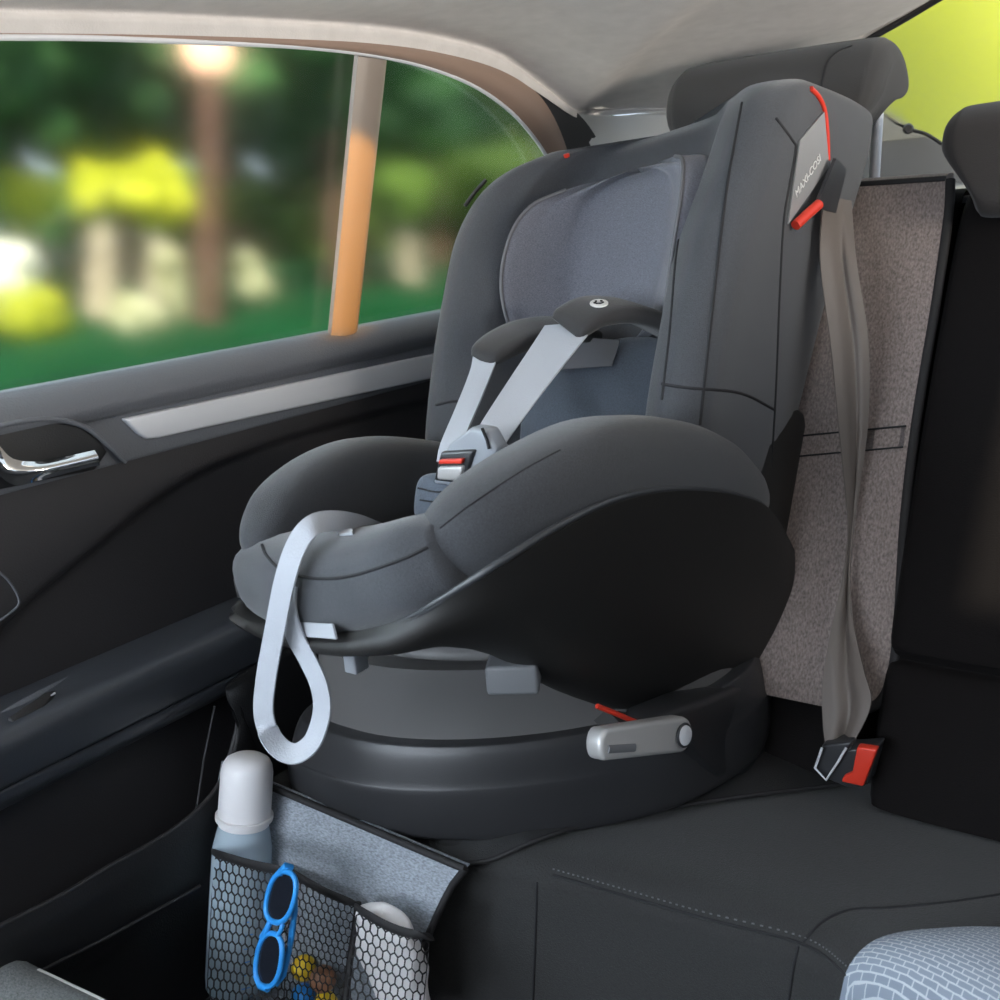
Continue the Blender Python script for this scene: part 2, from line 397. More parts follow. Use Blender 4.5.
# harness
def ribbon(name, L, R, mt, parent, thick=.002, n=8, k=3):
    rows = [[l.lerp(r, j / k) for j in range(k + 1)] for l, r in zip(L, R)]
    return MB().grid(grid(rows, 2, n)).build(name, M[mt], parent, solid=thick, bevel=0)
L = [at(545, 326, y=1.035), at(532, 346, y=1.0), at(506, 385, y=.93), at(480, 425, y=.865), at(470, 445, y=.85)]
R = [at(598, 322, y=1.045), at(582, 342, y=1.01), at(546, 388, y=.94), at(508, 440, y=.87), at(494, 462, y=.853)]
ribbon('harness_strap', L, R, 'webbing', cs)
L = [at(474, 352, y=.99), at(470, 372, y=.967), at(456, 408, y=.915), at(441, 444, y=.865), at(437, 462, y=.85)]
R = [at(500, 350, y=.995), at(493, 370, y=.972), at(480, 402, y=.92), at(468, 430, y=.868), at(462, 452, y=.852)]
ribbon('harness_strap', L, R, 'webbing', cs)
ribbon('lap_strap', [at(497, 440, y=.872), at(520, 450, y=.895)], [at(497, 462, y=.86), at(504, 462, y=.885)], 'label', cs)
def shoulder(name, spine, hw, hh, side):
    rows = []
    for (c, a, h) in zip(spine, hw, hh):
        rows.append((c, a, h))
    pts = [V(c) for c in spine]; G = []
    n = 16
    for i, c in enumerate(pts):
        t = (pts[min(i + 1, len(pts) - 1)] - pts[max(i - 1, 0)]).normalized()
        s = (V(side) - t * V(side).dot(t)).normalized(); u = t.cross(s).normalized()
        if u.z < 0: u = -u
        sg = lambda q: math.copysign(abs(q) ** .6, q)
        G.append([c + s * hw[i] * sg(math.cos(6.28319 * q / n)) + u * hh[i] * sg(math.sin(6.28319 * q / n)) for q in range(n)])
    g = [[None] * n for _ in range(0)]
    R = [cr([G[i][j] for i in range(len(G))], 6) for j in range(n)]
    mb = MB().grid([[R[j][i] for j in range(n)] for i in range(len(R[0]))], cu=True, cap=True)
    return mb, mb.build(name, M['padblack'], cs)
spm, sp = shoulder('shoulder_pad', [at(566, 329, y=1.025), at(572, 322, y=1.03), at(594, 311, y=1.055), at(625, 311, y=1.09), at(655, 322, y=1.12), at(690, 340, y=1.16)], [.026, .030, .033, .035, .035, .03], [.005, .009, .011, .012, .012, .012], (.9, -.1, -.22))
spb = spm.bvh()
shoulder('shoulder_pad', [at(482, 362, y=.985), at(487, 354, y=.99), at(506, 342, y=1.02), at(530, 333, y=1.06), at(560, 329, y=1.10), at(590, 334, y=1.14)], [.018, .023, .028, .03, .03, .028], [.005, .009, .011, .012, .012, .01], (.9, -.1, -.22))
# round badge with a small mark
c, n = hitn(spb, 599, 304)
ax = n
bd = MB().lathe([(.0, 0), (.0105, 0), (.0105, .0016), (.0, .0018)], c, ax, 24).build('badge', M['white'], sp)
q = ax.cross(V((0, 0, 1))).normalized(); w = ax.cross(q).normalized()
if q.dot(CR) < 0: q = -q
if w.z < 0: w = -w
P = lambda a, b_: c + ax * .0022 + q * a + w * b_
mk = MB().tube([P(-.006, .000), P(-.003, -.003), P(.001, -.0035), P(.005, -.001)], .0011, 6)
mk.tube([P(-.004, .003), P(-.002, .0035)], .0013, 6); mk.tube([P(.002, .0035), P(.0045, .0025)], .0013, 6)
mk.build('badge_mark', M['seam'], sp)
ribbon('chest_webbing', [at(556, 336, y=1.11), at(620, 340, y=1.12)], [at(518, 372, y=1.08), at(612, 366, y=1.11)], 'piping', cs)
# crotch pad and buckle
cp = pillow(at(448, 501, y=.812), .040, .014, .028, .55, Matrix.Rotation(math.radians(-18), 3, 'X')); cpo = cp.build('crotch_pad', M['bluepad'], cs)
seams('seam', cp.bvh(), cpo, [[(418, 488), (440, 492), (472, 486)], [(420, 500), (440, 502), (462, 496)]], .001)
yb_ = .835
def front_prism(name, pts, y, depth, mt, parent, bevel=.002):
    poly = [at(u, v, y=y) for u, v in pts]
    return MB().prism(poly, V((0, depth, 0))).build(name, M[mt], parent, bevel=bevel)
bk = front_prism('buckle', [(436, 470), (432, 484), (468, 488), (480, 470), (492, 462), (497, 450), (486, 430), (470, 428), (448, 444)], .800, .022, 'buckle', cs, .004)
front_prism('buckle_face', [(440, 452), (433, 481), (463, 484), (474, 450)], .795, .008, 'darkplastic', bk, .003)
front_prism('release_button', [(437, 467), (436, 480), (459, 482), (463, 466)], .791, .008, 'silver', bk, .003)
front_prism('red_strip', [(439, 460), (438, 464), (461, 464), (462, 459)], .789, .006, 'red', bk, .001)
MB().tube([at(482, 428, y=.797), at(487, 440, y=.797), at(489, 449, y=.797)], .0016, 6).build('buckle_slot', M['seam'], bk)

# adjuster strap loop
path = [(378, 532, .73), (356, 524, .685), (332, 521, .645), (312, 526, .618), (297, 545, .604), (285, 580, .593), (275, 630, .588), (266, 680, .586), (264, 715, .586), (274, 742, .588), (293, 754, .592), (312, 742, .600), (322, 712, .606), (319, 685, .606), (308, 660, .606), (295, 636, .604), (288, 610, .602), (288, 585, .606)]
pts = [at(u, v, y=y) for u, v, y in path]
sp_ = cr(pts, 8); Lr = []; Rr = []
wd = (CR * .85 + V((0, -.15, 0)))
for i, p in enumerate(sp_):
    t = (sp_[min(i + 1, len(sp_) - 1)] - sp_[max(i - 1, 0)]).normalized()
    vd = (p - CAM).normalized(); across = t.cross(vd).normalized()
    f = i / (len(sp_) - 1)
    deep = V((.35, -.9, .1)) if f > .02 else V((.3, -.9, 0))
    wdir = (across * .82 + deep * .45).normalized() if f < .5 else (across * .75 - deep * .55).normalized()
    Lr.append(p - wdir * .0105); Rr.append(p + wdir * .0105)
MB().grid([[l.lerp(r, j / 3) for j in range(4)] for l, r in zip(Lr, Rr)]).build('adjuster_strap', M['webbing'], cs, solid=.0022)
on_patch('strap_slot', fcb, [(339, 531), (353, 531), (354, 536), (340, 537)], 'label', cs, .001, 4, .002)

# base of the child seat
def foot(pts, n=6): return cr(pts, n, closed=True)
F0 = [(.075, .765), (.16, .745), (.25, .757), (.35, .805), (.445, .885), (.515, .99), (.54, 1.14), (.47, 1.27), (.29, 1.29), (.13, 1.26), (.065, 1.05), (.058, .86)]
def fring(s, z, dz=0, cxy=(.31, 1.02)):
    return [V((cxy[0] + (a - cxy[0]) * s, cxy[1] + (b - cxy[1]) * s, z + dz * (a - .1))) for a, b in F0]
bs = MB().grid(grid([fring(.93, .726, 0), fring(.98, .728, 0), fring(.998, .750, -.01), fring(1.0, .780, .0), fring(.993, .788, .02), fring(.985, .790, .02), fring(.958, .816, .02), fring(.935, .830, .02), fring(.90, .835, .02), fring(.7, .838, .02)], 6, 4, cu=True), cu=True, cap=True)
bso = bs.build('seat_base', M['base'], cs)
dr = MB().grid(grid([fring(.87, .828), fring(.855, .87), fring(.84, .915), fring(.825, .921), fring(.74, .922), fring(.70, .93), fring(.64, 1.03)], 6, 4, cu=True), cu=True, cap=True)
dro = dr.build('base_drum', M['drum'], cs)
# bracket behind the lever and strap lock
bp = [(690, 742), (660, 728), (668, 716), (700, 702), (745, 684), (800, 668), (808, 672), (812, 735), (800, 770), (720, 778)]
MB().prism([at(u, v, x=.53) for u, v in bp], V((-.05, 0, 0))).build('rear_bracket', M['base'], cs, bevel=.008)
# silver lever
A = at(608, 745, x=.525); Bq = at(683, 735, x=.55)
u_ = (Bq - A).normalized(); nrm_ = V((.75, -.6, .28)); nrm_ = (nrm_ - u_ * nrm_.dot(u_)).normalized(); w_ = nrm_.cross(u_)
outl = []
for k in range(13): a = math.pi / 2 - math.pi * k / 12; outl.append(Bq + u_ * math.cos(a) * .0185 + w_ * math.sin(a) * .0185)
for k in range(9): a = -math.pi / 2 - math.pi * k / 8; outl.append(A + u_ * math.cos(a) * .010 + w_ * math.sin(a) * .0155)
lev = MB().prism(outl, -nrm_ * .022).build('lever', M['silver'], cs, bevel=.005)
MB().lathe([(0, 0), (.0105, 0), (.0105, .003), (.009, .0035), (.0, .004)], Bq + nrm_ * .0005, nrm_, 24).build('lever_button', M['alu'], lev)
rr = MB().tube([Bq + nrm_ * .002 + (u_ * math.cos(a) + w_ * math.sin(a)) * .0115 for a in [6.28319 * k / 24 for k in range(24)]], .0016, 6, closed=True).build('button_ring', M['darkplastic'], lev)
MB().tube([A + nrm_ * .0005 - w_ * .004 + u_ * .0, A + nrm_ * .0005 - w_ * .006 + u_ * .04], .004, 8, flat=.4, up=nrm_).build('grip_groove', M['greyplastic'], lev)
MB().tube([at(597, 706, x=.49), at(617, 714, x=.50), at(640, 724, x=.51)], .0028, 8).build('red_indicator', M['red'], cs)
MB().box(at(515, 668, x=.44), (.05, .06, .03), Matrix.Rotation(.5, 3, 'Z')).build('belt_hook', M['greyplastic'], cs, bevel=.004)
MB().box(at(356, 660, x=.30), (.016, .02, .022)).build('adjuster_latch', M['label'], cs, bevel=.002)
MB().grid(grid([[at(600, 715, x=.47), at(620, 735, x=.49), at(640, 750, x=.50)], [at(660, 722, x=.49), at(675, 735, x=.50), at(680, 752, x=.51)]], 4, 4)).build('lever_mount', M['shell'], cs, solid=.02)

# ------------------------------------------------------------------ VEHICLE SEAT BELT
bl = [(815, 196, 1.285), (820, 260, 1.275), (830, 340, 1.262), (838, 420, 1.25), (845, 490, 1.24), (848, 530, 1.225), (843, 575, 1.20), (832, 625, 1.165), (823, 680, 1.13), (823, 720, 1.11), (826, 750, 1.10)]
brr = [(843, 200, 1.31), (856, 260, 1.31), (868, 340, 1.30), (868, 420, 1.285), (859, 490, 1.26), (853, 530, 1.235), (850, 575, 1.205), (854, 625, 1.17), (864, 670, 1.135), (871, 705, 1.115), (850, 750, 1.10)]
rows = []
for (a, b, y), (c, d, y2) in zip(bl, brr):
    l = at(a, b, y=y); r = at(c, d, y=y2)
    if b < 205: l = hit(bb, a, b, .010); r = hit(bb, c, d, .010)
    mid = l.lerp(r, .5) + V((0, .012, 0)); rows.append([l, l.lerp(mid, .6) + V((0, -.006, 0)), mid, mid.lerp(r, .5) + V((0, -.004, 0)), r])
belt = tag(MB().grid(grid(rows, 4, 6)).build('seat_belt', M['belt'], None, solid=.0018), 'grey brown twisted vehicle seat belt hanging from the child seat wing to the red buckle', 'seat belt')
bkl = tag(empty('belt_buckle', at(845, 785, y=1.09)), 'seat belt buckle with bright red release button at the back of the bench', 'buckle')
pl = [(815, 770), (822, 745), (852, 742), (848, 750), (878, 748), (868, 785), (848, 788), (828, 780)]
MB().prism([at(u, v, y=1.09) for u, v in pl], V((.0, .03, 0))).build('buckle_body', M['darkplastic'], bkl, bevel=.004)
MB().prism([at(u, v, y=1.083) for u, v in [(857, 747), (877, 750), (863, 787), (841, 782), (843, 777), (852, 773)]], V((.0, .012, 0))).build('release_button', M['red'], bkl, bevel=.002)
MB().tube([at(822, 748, y=1.083), at(815, 768, y=1.083), at(826, 780, y=1.083), at(838, 762, y=1.083), at(846, 748, y=1.083)], .0016, 6).build('metal_tongue', M['alu'], bkl)

# ------------------------------------------------------------------ REAR BENCH
bench = tag(empty('rear_bench', (.7, 1.0, .40)), 'wide black fabric rear bench under and beside the child seat', 'car seat')
def yf(x):
    K = [(-.3, .76), (.1, .755), (.3, .775), (.43, .80), (.6, .818), (.7, .822), (.78, .81), (1.0, .80), (2, .80)]
    for (a, ya), (b, yb) in zip(K, K[1:]):
        if x <= b: return ya + (yb - ya) * (x - a) / (b - a)
xs = [0.0, .06, .2, .35, .45, .55, .65, .72, .78, .85, .95, 1.1, 1.3, 1.5]
rows = []
for x in xs:
    e = yf(x); lift = .012 * max(0, min(1, (x - .72) / .12))
    rows.append([V((x, y, z + l_ * lift)) for y, z, l_ in ((1.40, .66, 0), (1.25, .675, 0), (1.1, .695, .3), (.95, .715, .8), (e + .05, .726, 1), (e + .018, .722, 1), (e + .004, .708, 1), (e, .685, .6), (e + .008, .60, 0), (e + .03, .40, 0))])
cu = MB().grid(grid(rows, 5, 4)); cuo = cu.build('seat_cushion', M['bench'], bench); cub = cu.bvh()
seams('seam', cub, cuo, [[(537, 882), (536, 920), (533, 1000)], [(798, 946), (793, 970), (788, 1005)], [(553, 875), (700, 917), (805, 945), (852, 980)], [(803, 942), (822, 922), (850, 910), (890, 908), (950, 902), (1010, 893)]], .0016)
ln = surf_line(cub, [(553, 869), (620, 888), (700, 911), (805, 938), (850, 968)], .0008, 40); mb = MB()
for i in range(0, len(ln) - 2, 3): mb.tube([ln[i], ln[i + 1]], .0008, 5)
mb.build('stitching', M['piping'], cuo)
ins = [[(838, 1012), (843, 985), (850, 965), (868, 945), (895, 934), (940, 929), (1010, 928), (1250, 940)], [(870, 1012), (880, 990), (890, 975), (905, 962), (925, 955), (960, 950), (1010, 948), (1250, 970)], [(890, 1030), (910, 1020), (930, 1012), (945, 1004), (960, 998), (980, 990), (1015, 985), (1250, 1010)], [(900, 1060), (930, 1055), (950, 1050), (965, 1045), (980, 1040), (1000, 1030), (1030, 1020), (1250, 1050)]]
G = [[V((u, v, 0)) for u, v in r] for r in ins]; G = grid(G, 3, 3); g2 = []
for i, r in enumerate(G):
    g2.append([hit(cub, p.x, p.y, .001 + .012 * min(1, (i / 4)) ** .6) for p in r])
MB().grid(g2).build('seat_insert', M['insert'], bench, solid=.004, offset=-1)
# backrest: leaning profile swept sideways
def bprof(x, dy=0, zt=1.385):
    return [V((x, y + dy, z)) for y, z in ((1.145, .70), (1.165, .76), (1.25, .92), (1.36, 1.12), (1.46, 1.30), (1.50, zt - .02), (1.53, zt), (1.60, zt - .005), (1.64, zt - .06), (1.50, 1.0), (1.35, .68))]
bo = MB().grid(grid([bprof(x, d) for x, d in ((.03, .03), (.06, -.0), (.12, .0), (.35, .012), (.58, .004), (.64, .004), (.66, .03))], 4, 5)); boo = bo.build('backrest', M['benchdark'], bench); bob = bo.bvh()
def cprof(x, dy):
    return [V((x, y + dy, z)) for y, z in ((1.12, .70), (1.135, .76), (1.165, .83), (1.185, .852), (1.20, .858), (1.195, .868), (1.20, .90), (1.31, 1.10), (1.42, 1.28), (1.49, 1.365), (1.55, 1.375), (1.64, 1.32), (1.50, 1.0), (1.35, .68))]
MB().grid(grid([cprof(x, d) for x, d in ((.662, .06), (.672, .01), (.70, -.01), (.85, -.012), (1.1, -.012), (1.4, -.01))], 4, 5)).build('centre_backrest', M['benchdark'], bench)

def headrest_(name, x0, x1, dy, dz, label, mt, hs=1.0, px_=.84):
    h = tag(empty(name, ((x0 + x1) / 2, 1.5 + dy, 1.40 + dz)), label, 'headrest')
    pr = [(1.425, 1.425), (1.44, 1.50), (1.465, 1.555), (1.51, 1.582), (1.56, 1.580), (1.60, 1.555), (1.61, 1.525), (1.585, 1.508), (1.545, 1.50), (1.51, 1.46), (1.475, 1.405), (1.445, 1.395)]
    cy, cz = 1.51, 1.50; w = x1 - x0
    st = ((0, .55), (.015, .78), (.05, .93), (.12, 1.0), (.5, 1.02), (.88, 1.0), (.95, .94), (.985, .80), (1, .6))
    xc = (x0 + x1) / 2
    rows = [[V((xc + (x0 + w * f - xc) * (1 - .3 * max(0, min(1, (1.515 - b) / .1))), dy + cy + (a - cy) * s, dz + cz + (b - cz) * s * hs)) for a, b in pr] for f, s in st]
    mb = MB().grid(grid(rows, 4, 4, cu=True), cu=True, cap=True)
    po = mb.build('pad', M[mt], h)
    for fx in (1 - px_, px_):
        MB().tube([V((x0 + w * fx, 1.525 + dy, 1.36 + dz)), V((x0 + w * fx, 1.55 + dy, 1.52 + dz))], .0075, 12).build('post', M['alu'], h)
        MB().lathe([(0.001, 0), (.017, 0), (.014, .02), (.011, .03), (.001, .03)], V((x0 + w * fx, 1.528 + dy, 1.372)), (0, .1, 1), 16).build('post_collar', M['darkplastic'], h)
    return h, mb, po
h1, hm1, hp1 = headrest_('headrest', .252, .572, .02, .008, 'charcoal fabric headrest raised on bright metal posts behind the child seat', 'headrest', 1.0, .90)
seams('seam', hm1.bvh(), hp1, [[(852, 46), (838, 52), (828, 62), (823, 80), (822, 95)]], .0016)
h2, hm2, hp2 = headrest_('headrest', .652, .94, -.03, -.072, 'black headrest of the centre seat cut off at the right edge of the photo', 'headrest2', .72)

# ------------------------------------------------------------------ SEAT PROTECTOR WITH POCKETS
pro = tag(empty('seat_protector', (.36, 1.1, .72)), 'grey seat protector with black hems under the child seat and mesh pockets in front', 'seat cover')
BP = V((.5, 1.155, .76)); BN = V((0, -(1.30 - .76), (1.46 - 1.165))).normalized()
def bk_at(u, v, off=.014): return at(u, v, p=BP + BN * off, n=BN)
edge = [(946, 180), (944, 215), (932, 300), (912, 420), (900, 520), (894, 620), (888, 670), (876, 700), (850, 712)]
E_ = [bk_at(u, v) for u, v in edge]
rows = [[V((.13 + (e.x - .13) * t, e.y, e.z)) + BN * (.006 * math.sin(t * 3.14)) for t in (0, .25, .5, .75, .92, 1)] for e in E_]
top_ = [V((p.x, p.y + .04, p.z + .006)) for p in rows[0]]
cv = MB().grid(grid([top_] + rows, 4, 4)); cvo = cv.build('back_panel', M['cover'], pro, solid=.006); cvb = cv.bvh()
MB().tube([p + V((.005, 0, 0)) for p in cr(E_, 6)], .0065, 8, flat=.7).build('side_hem', M['hem'], pro)
MB().tube([p + BN * .003 for p in cr(rows[0], 4)], .004, 8).build('top_hem', M['hem'], pro)
on_patch('cross_band', cvb, [(780, 440), (907, 427), (904, 447), (780, 458)], 'coverband', pro, .003, 8, .002)
seams('band_stitch', cvb, cvo, [[(780, 439), (907, 427)], [(780, 459), (904, 448)]], .0012, 'seam', .005)
# seat panel: black mesh under the base
mt_ = [[(392, 826), (450, 862), (488, 862), (540, 845), (600, 827), (680, 812), (760, 800), (840, 790), (893, 778)]]
edge2 = [hit(cub, u, v, .006) for u, v in mt_[0]]
rows = [edge2]
for f in (.3, .65, 1.0):
    rows.append([p.lerp(V((.12 + .02 * i, .80 + .05 * i, .725)), f) + V((0, 0, .010 * math.sin(f * 3.0))) for i, p in enumerate(edge2)])
sm = MB().grid(grid(rows, 5, 4)); smo = sm.build('seat_panel', M['matmesh'], pro, solid=.004, offset=1)
MB().tube(cr([p + V((0, 0, .002)) for p in edge2[1:]], 6), .0038, 8, flat=.7).build('seat_hem', M['hem'], smo)
MB().prism([hit(cub, 393, 829, .012), hit(cub, 418, 829, .012), hit(cub, 411, 835, .012)], V((0, 0, .002))).build('corner_tag', M['white'], pro)
# hanging flap
TL = at(272, 786, y=.738); TR = at(466, 868, y=.752)
def flp(s, t):   # s across, t down
    a = TL.lerp(TR, s); drop = .42 * t
    ex = (TR - TL).normalized()
    return a + V((-.10 * s * t ** .7 - .05 * t, -.02 * math.sin(min(1, t * 2) * 1.57) - .06 * t, -drop)) 
rows = [[flp(s, t) for s in (-.32, -.15, 0, .25, .5, .75, 1)] for t in (0, .08, .2, .4, .7, 1)]
rows[0] = [p + V((0, .006, .001)) for p in rows[0]]
fl = MB().grid(grid(rows, 4, 4)); flo = fl.build('front_flap', M['flap'], pro, solid=.004)
flb = fl.bvh()
MB().tube([flp(1, t) + V((0, -.001, 0)) for t in [k / 20 for k in range(21)]], .0042, 8).build('flap_hem', M['hem'], pro)
MB().tube([flp(k / 12, 0) + V((0, -.002, 0)) for k in range(13)], .0042, 8).build('fold_hem', M['hem'], pro)
# mesh pockets: honeycomb net on a bulging surface
def net(name, tl, tr, bl_, br_, y0, bulge, nx, parent, sag=0):
    def Sf(s, t):
        u = (tl[0] + (tr[0] - tl[0]) * s) * (1 - t) + (bl_[0] + (br_[0] - bl_[0]) * s) * t
        v = (tl[1] + (tr[1] - tl[1]) * s + sag * math.sin(math.pi * s)) * (1 - t) + (bl_[1] + (br_[1] - bl_[1]) * s) * t
        e = 1 - abs(2 * s - 1) ** 5
        return at(u, v, y=y0 - bulge * e - .055 * t)
    W = (Sf(1, .5) - Sf(0, .5)).length; H = (Sf(.5, 1) - Sf(.5, 0)).length
    R = 1 / nx / 1.732; asp = W / H; mb = MB()
    rowh = 1.5 * R * asp; j = 0; t = 0
    while t < 1 + rowh:
        for i in range(-1, nx + 1):
            cs_ = (i + (.5 if j % 2 else 0)) / nx
            if cs_ < 0 or cs_ > 1 or t > 1: continue
            ring = []
            for q in range(6):
                a = math.pi / 6 + q * math.pi / 3
                ring.append((math.cos(a) * R, math.sin(a) * R * asp))
            cl = lambda z: min(1, max(0, z))
            o_ = [Sf(cl(cs_ + dx), cl(t + dy)) for dx, dy in ring]; i_ = [Sf(cl(cs_ + dx * .87), cl(t + dy * .87)) for dx, dy in ring]
            b = len(mb.v); mb.v += o_ + i_
            for q in range(6):
                r = (q + 1) % 6; mb.f.append((b + q, b + r, b + 6 + r, b + 6 + q))
        j += 1; t = j * rowh
    o = mb.build(name, M['hem'], parent, solid=.0009)
    bd = [Sf(k / 16, 0) for k in range(17)]
    MB().tube(bd, .0062, 8, flat=.45, up=(0, -1, 0)).build('pocket_binding', M['hem'], o)
    return o, Sf
PK = []
for a in (((214, 853), (291, 872), (206, 1010), (283, 1020), .660, .022, 12, 2), ((288, 870), (358, 905), (283, 1020), (344, 1030), .712, .012, 11, 3), ((357, 908), (430, 937), (344, 1012), (420, 1040), .690, .022, 10, 6)):
    o, Sf = net('mesh_pocket', a[0], a[1], a[2], a[3], a[4], a[5], a[6], pro, a[7])
MB().tube([at(358, 902, y=.713), at(357, 915, y=.708), at(350, 960, y=.685), at(344, 1015, y=.660)], .004, 8).build('pocket_divider', M['hem'], pro)

# ------------------------------------------------------------------ THINGS IN THE POCKETS
topc = at(248, 755, y=.712); botc = at(234, 988, y=.652); ax = (topc - botc); Hb = ax.length; ax.normalize()
bt = tag(empty('baby_bottle', botc), 'baby bottle with domed white cap standing in the leftmost mesh pocket', 'baby bottle')
capH = .079; rc = .031
MB().lathe([(.001, 0), (rc + .0028, 0), (rc + .0032, .002), (rc + .0030, .0055), (rc + .0002, .0062), (rc, .02), (rc - .0004, .058), (rc - .002, .067), (rc - .0055, .0735), (rc - .012, .0775), (rc - .02, .0788), (.001, .0792)], topc - ax * capH, ax, 40).build('cap', M['cap'], bt)
hb_ = Hb - capH - .004
MB().lathe([(.001, 0), (.030, 0), (.0345, .006), (.0355, .02), (.0355, hb_ - .045), (.0350, hb_ - .03), (.032, hb_ - .015), (.0295, hb_ - .004), (.028, hb_), (.001, hb_)], botc, ax, 40).build('bottle_body', M['bottle'], bt)
MB().lathe([(.0302, hb_ - .002), (.0302, hb_ + .006)], botc, ax, 32).build('collar', M['cap'], bt)
mb = MB()
vd = (CAM - botc); vd = (vd - ax * vd.dot(ax)).normalized(); sd = ax.cross(vd).normalized()
for k in range(6):
    h = .02 + k * .017; a0 = .25
    mb.tube([botc + ax * h + (vd * math.cos(a) + sd * math.sin(a)) * .0358 for a in [a0 + .04 * i for i in range(4 if k % 2 else 8)]], .0006, 5)
mb.build('scale_marks', M['blue'], bt)

sg = tag(empty('sunglasses', at(275, 985, y=.59)), 'blue framed sunglasses hooked upright over the front of the mesh pockets', 'sunglasses')
def ys(v, dy=0): return .630 - .00036 * (v - 868) + dy
def sp3(u, v, dy=0): return at(u, v, y=ys(v, dy))
def ell(cx, cy, rx, ry, tilt, dy, n=28, e=.85):
    o = []
    for k in range(n):
        a = 2 * math.pi * k / n; X = rx * math.copysign(abs(math.cos(a)) ** e, math.cos(a)); Y_ = ry * math.copysign(abs(math.sin(a)) ** e, math.sin(a))
        o.append(sp3(cx + X * math.cos(tilt) - Y_ * math.sin(tilt), cy + X * math.sin(tilt) + Y_ * math.cos(tilt), dy))
    return o
fm = MB()
fm.tube(ell(281, 897, 13.5, 26, .24, 0), .0030, 10, closed=True)
fm.tube(ell(269, 960, 12.5, 27, .14, 0), .0030, 10, closed=True)
fm.tube([sp3(270, 922), sp3(267, 929, -.002), sp3(262, 937)], .0034, 8); fm.tube([sp3(283, 924), sp3(281, 930, -.002), sp3(277, 936)], .0026, 8)
fm.tube([sp3(280, 873), sp3(286, 866), sp3(291, 868, .006)], .0042, 10); fm.tube([sp3(256, 975), sp3(260, 986), sp3(268, 989)], .0036, 10)
fm.build('frame', M['blue'], sg)
for c in ((281, 897, 12, 24, .24), (269, 960, 11, 25, .14)):
    MB().prism(ell(*c, .0005), V((0, .0015, 0))).build('lens', M['lens'], sg)
MB().tube([sp3(288, 869, .005), sp3(294, 885, .010), sp3(295, 910, .012), sp3(291, 940, .013), sp3(286, 965, .014)], .0032, 8).build('temple', M['blue'], sg)
MB().tube([sp3(276, 985, .004), sp3(284, 975, .009), sp3(289, 950, .012), sp3(292, 925, .014)], .0028, 8).build('temple', M['blue'], sg)

def ball(u, v, r, y, mt, label):
    c = at(u, v, y=y); prof = [(r * math.sin(math.pi * i / 14), -r * math.cos(math.pi * i / 14)) for i in range(15)]
    o = MB().lathe(prof, c, (0, 0, 1), 24).build('toy_ball', M[mt]); tag(o, label, 'toy ball', 'small balls in the middle mesh pocket'); return o
ball(304, 968, .0150, .684, 'yellow', 'yellow ball at the upper left of the balls in the middle mesh pocket')
ball(323, 979, .0155, .676, 'brown', 'brown wooden ball beside the yellow ball in the middle mesh pocket')
ball(303, 996, .0145, .680, 'blue', 'blue ball at the bottom of the middle mesh pocket, under a yellow ball')
ball(326, 1003, .0135, .668, 'yellow', 'yellow ball half cut off by the photo edge, under the brown wooden ball')
cl = pillow(at(394, 961, y=.704), .047, .017, .082, .7, Matrix.Rotation(.12, 3, 'Y') @ Matrix.Rotation(.2, 3, 'X'), 40, 28)
from mathutils import noise
for i, p in enumerate(cl.v): cl.v[i] = p + V((noise.noise(p * 38), noise.noise(p * 38 + V((7, 0, 0))) * .6, noise.noise(p * 30 + V((0, 9, 0))))) * .009
tag(cl.build('folded_cloth', M['cloth']), 'crumpled white cloth peeking out of the rightmost mesh pocket', 'cloth')

# ------------------------------------------------------------------ CAR DOOR
XD = -.04
door = tag(empty('car_door', (XD, .8, .42)), 'dark grey rear car door with silver strip and window beside the child seat', 'car door')
def ysweep(name, prof, y0, y1, mt, parent, n=30, k=4, solid=0):
    pp = cr([V((x, 0, z)) for x, z in prof], k)
    return MB().grid([[V((p.x, y0 + (y1 - y0) * i / n, p.z)) for p in pp] for i in range(n + 1)]).build(name, M[mt], parent, solid=solid)
ysweep('top_roll', [(XD - .05, 1.262), (XD - .02, 1.2625), (XD - .004, 1.259), (XD + .010, 1.247), (XD + .016, 1.232), (XD + .010, 1.219), (XD + .006, 1.214), (XD + .006, 1.172), (XD + .003, 1.163), (XD - .01, 1.158)], .1, 1.62, 'doorroll', door)
# door card height field
def sst(a, b, x): t = max(0, min(1, (x - a) / (b - a))); return t * t * (3 - 2 * t)
ARC = cr([V((a, b, 0)) for a, b in [(.1, .70), (.3, .86), (.487, 1.005), (.62, 1.066), (.77, 1.117), (.94, 1.132), (1.2, 1.13), (1.7, 1.12)]], 8)
def arc(y):
    for p, q in zip(ARC, ARC[1:]):
        if y <= q.x: return p.y + (q.y - p.y) * (y - p.x) / (q.x - p.x)
    return ARC[-1].y
G = []
for i in range(140):
    z = .42 + (1.168 - .42) * i / 139; r = []
    for j in range(121):
        y = .1 + 1.52 * j / 120; a = arc(y)
        x = XD + .004 - .014 * sst(a + .006, a - .012, z) - .010 * math.exp(-((z - a) / .006) ** 2) - .012 * sst(.90, .80, z)
        r.append(V((x, y, z)))
    G.append(r)
MB().grid(G).build('door_card', M['door'], door)
c = lambda u, v, d=.014: at(u, v, x=XD + d)
st = [c(125, 419), c(180, 407), c(435, 354), c(520, 337), c(520, 360), c(435, 378), c(200, 429), c(160, 438), c(148, 439), c(140, 434)]
MB().prism(st, V((-.012, 0, 0))).build('trim_strip', M['alu'], door, bevel=.003)
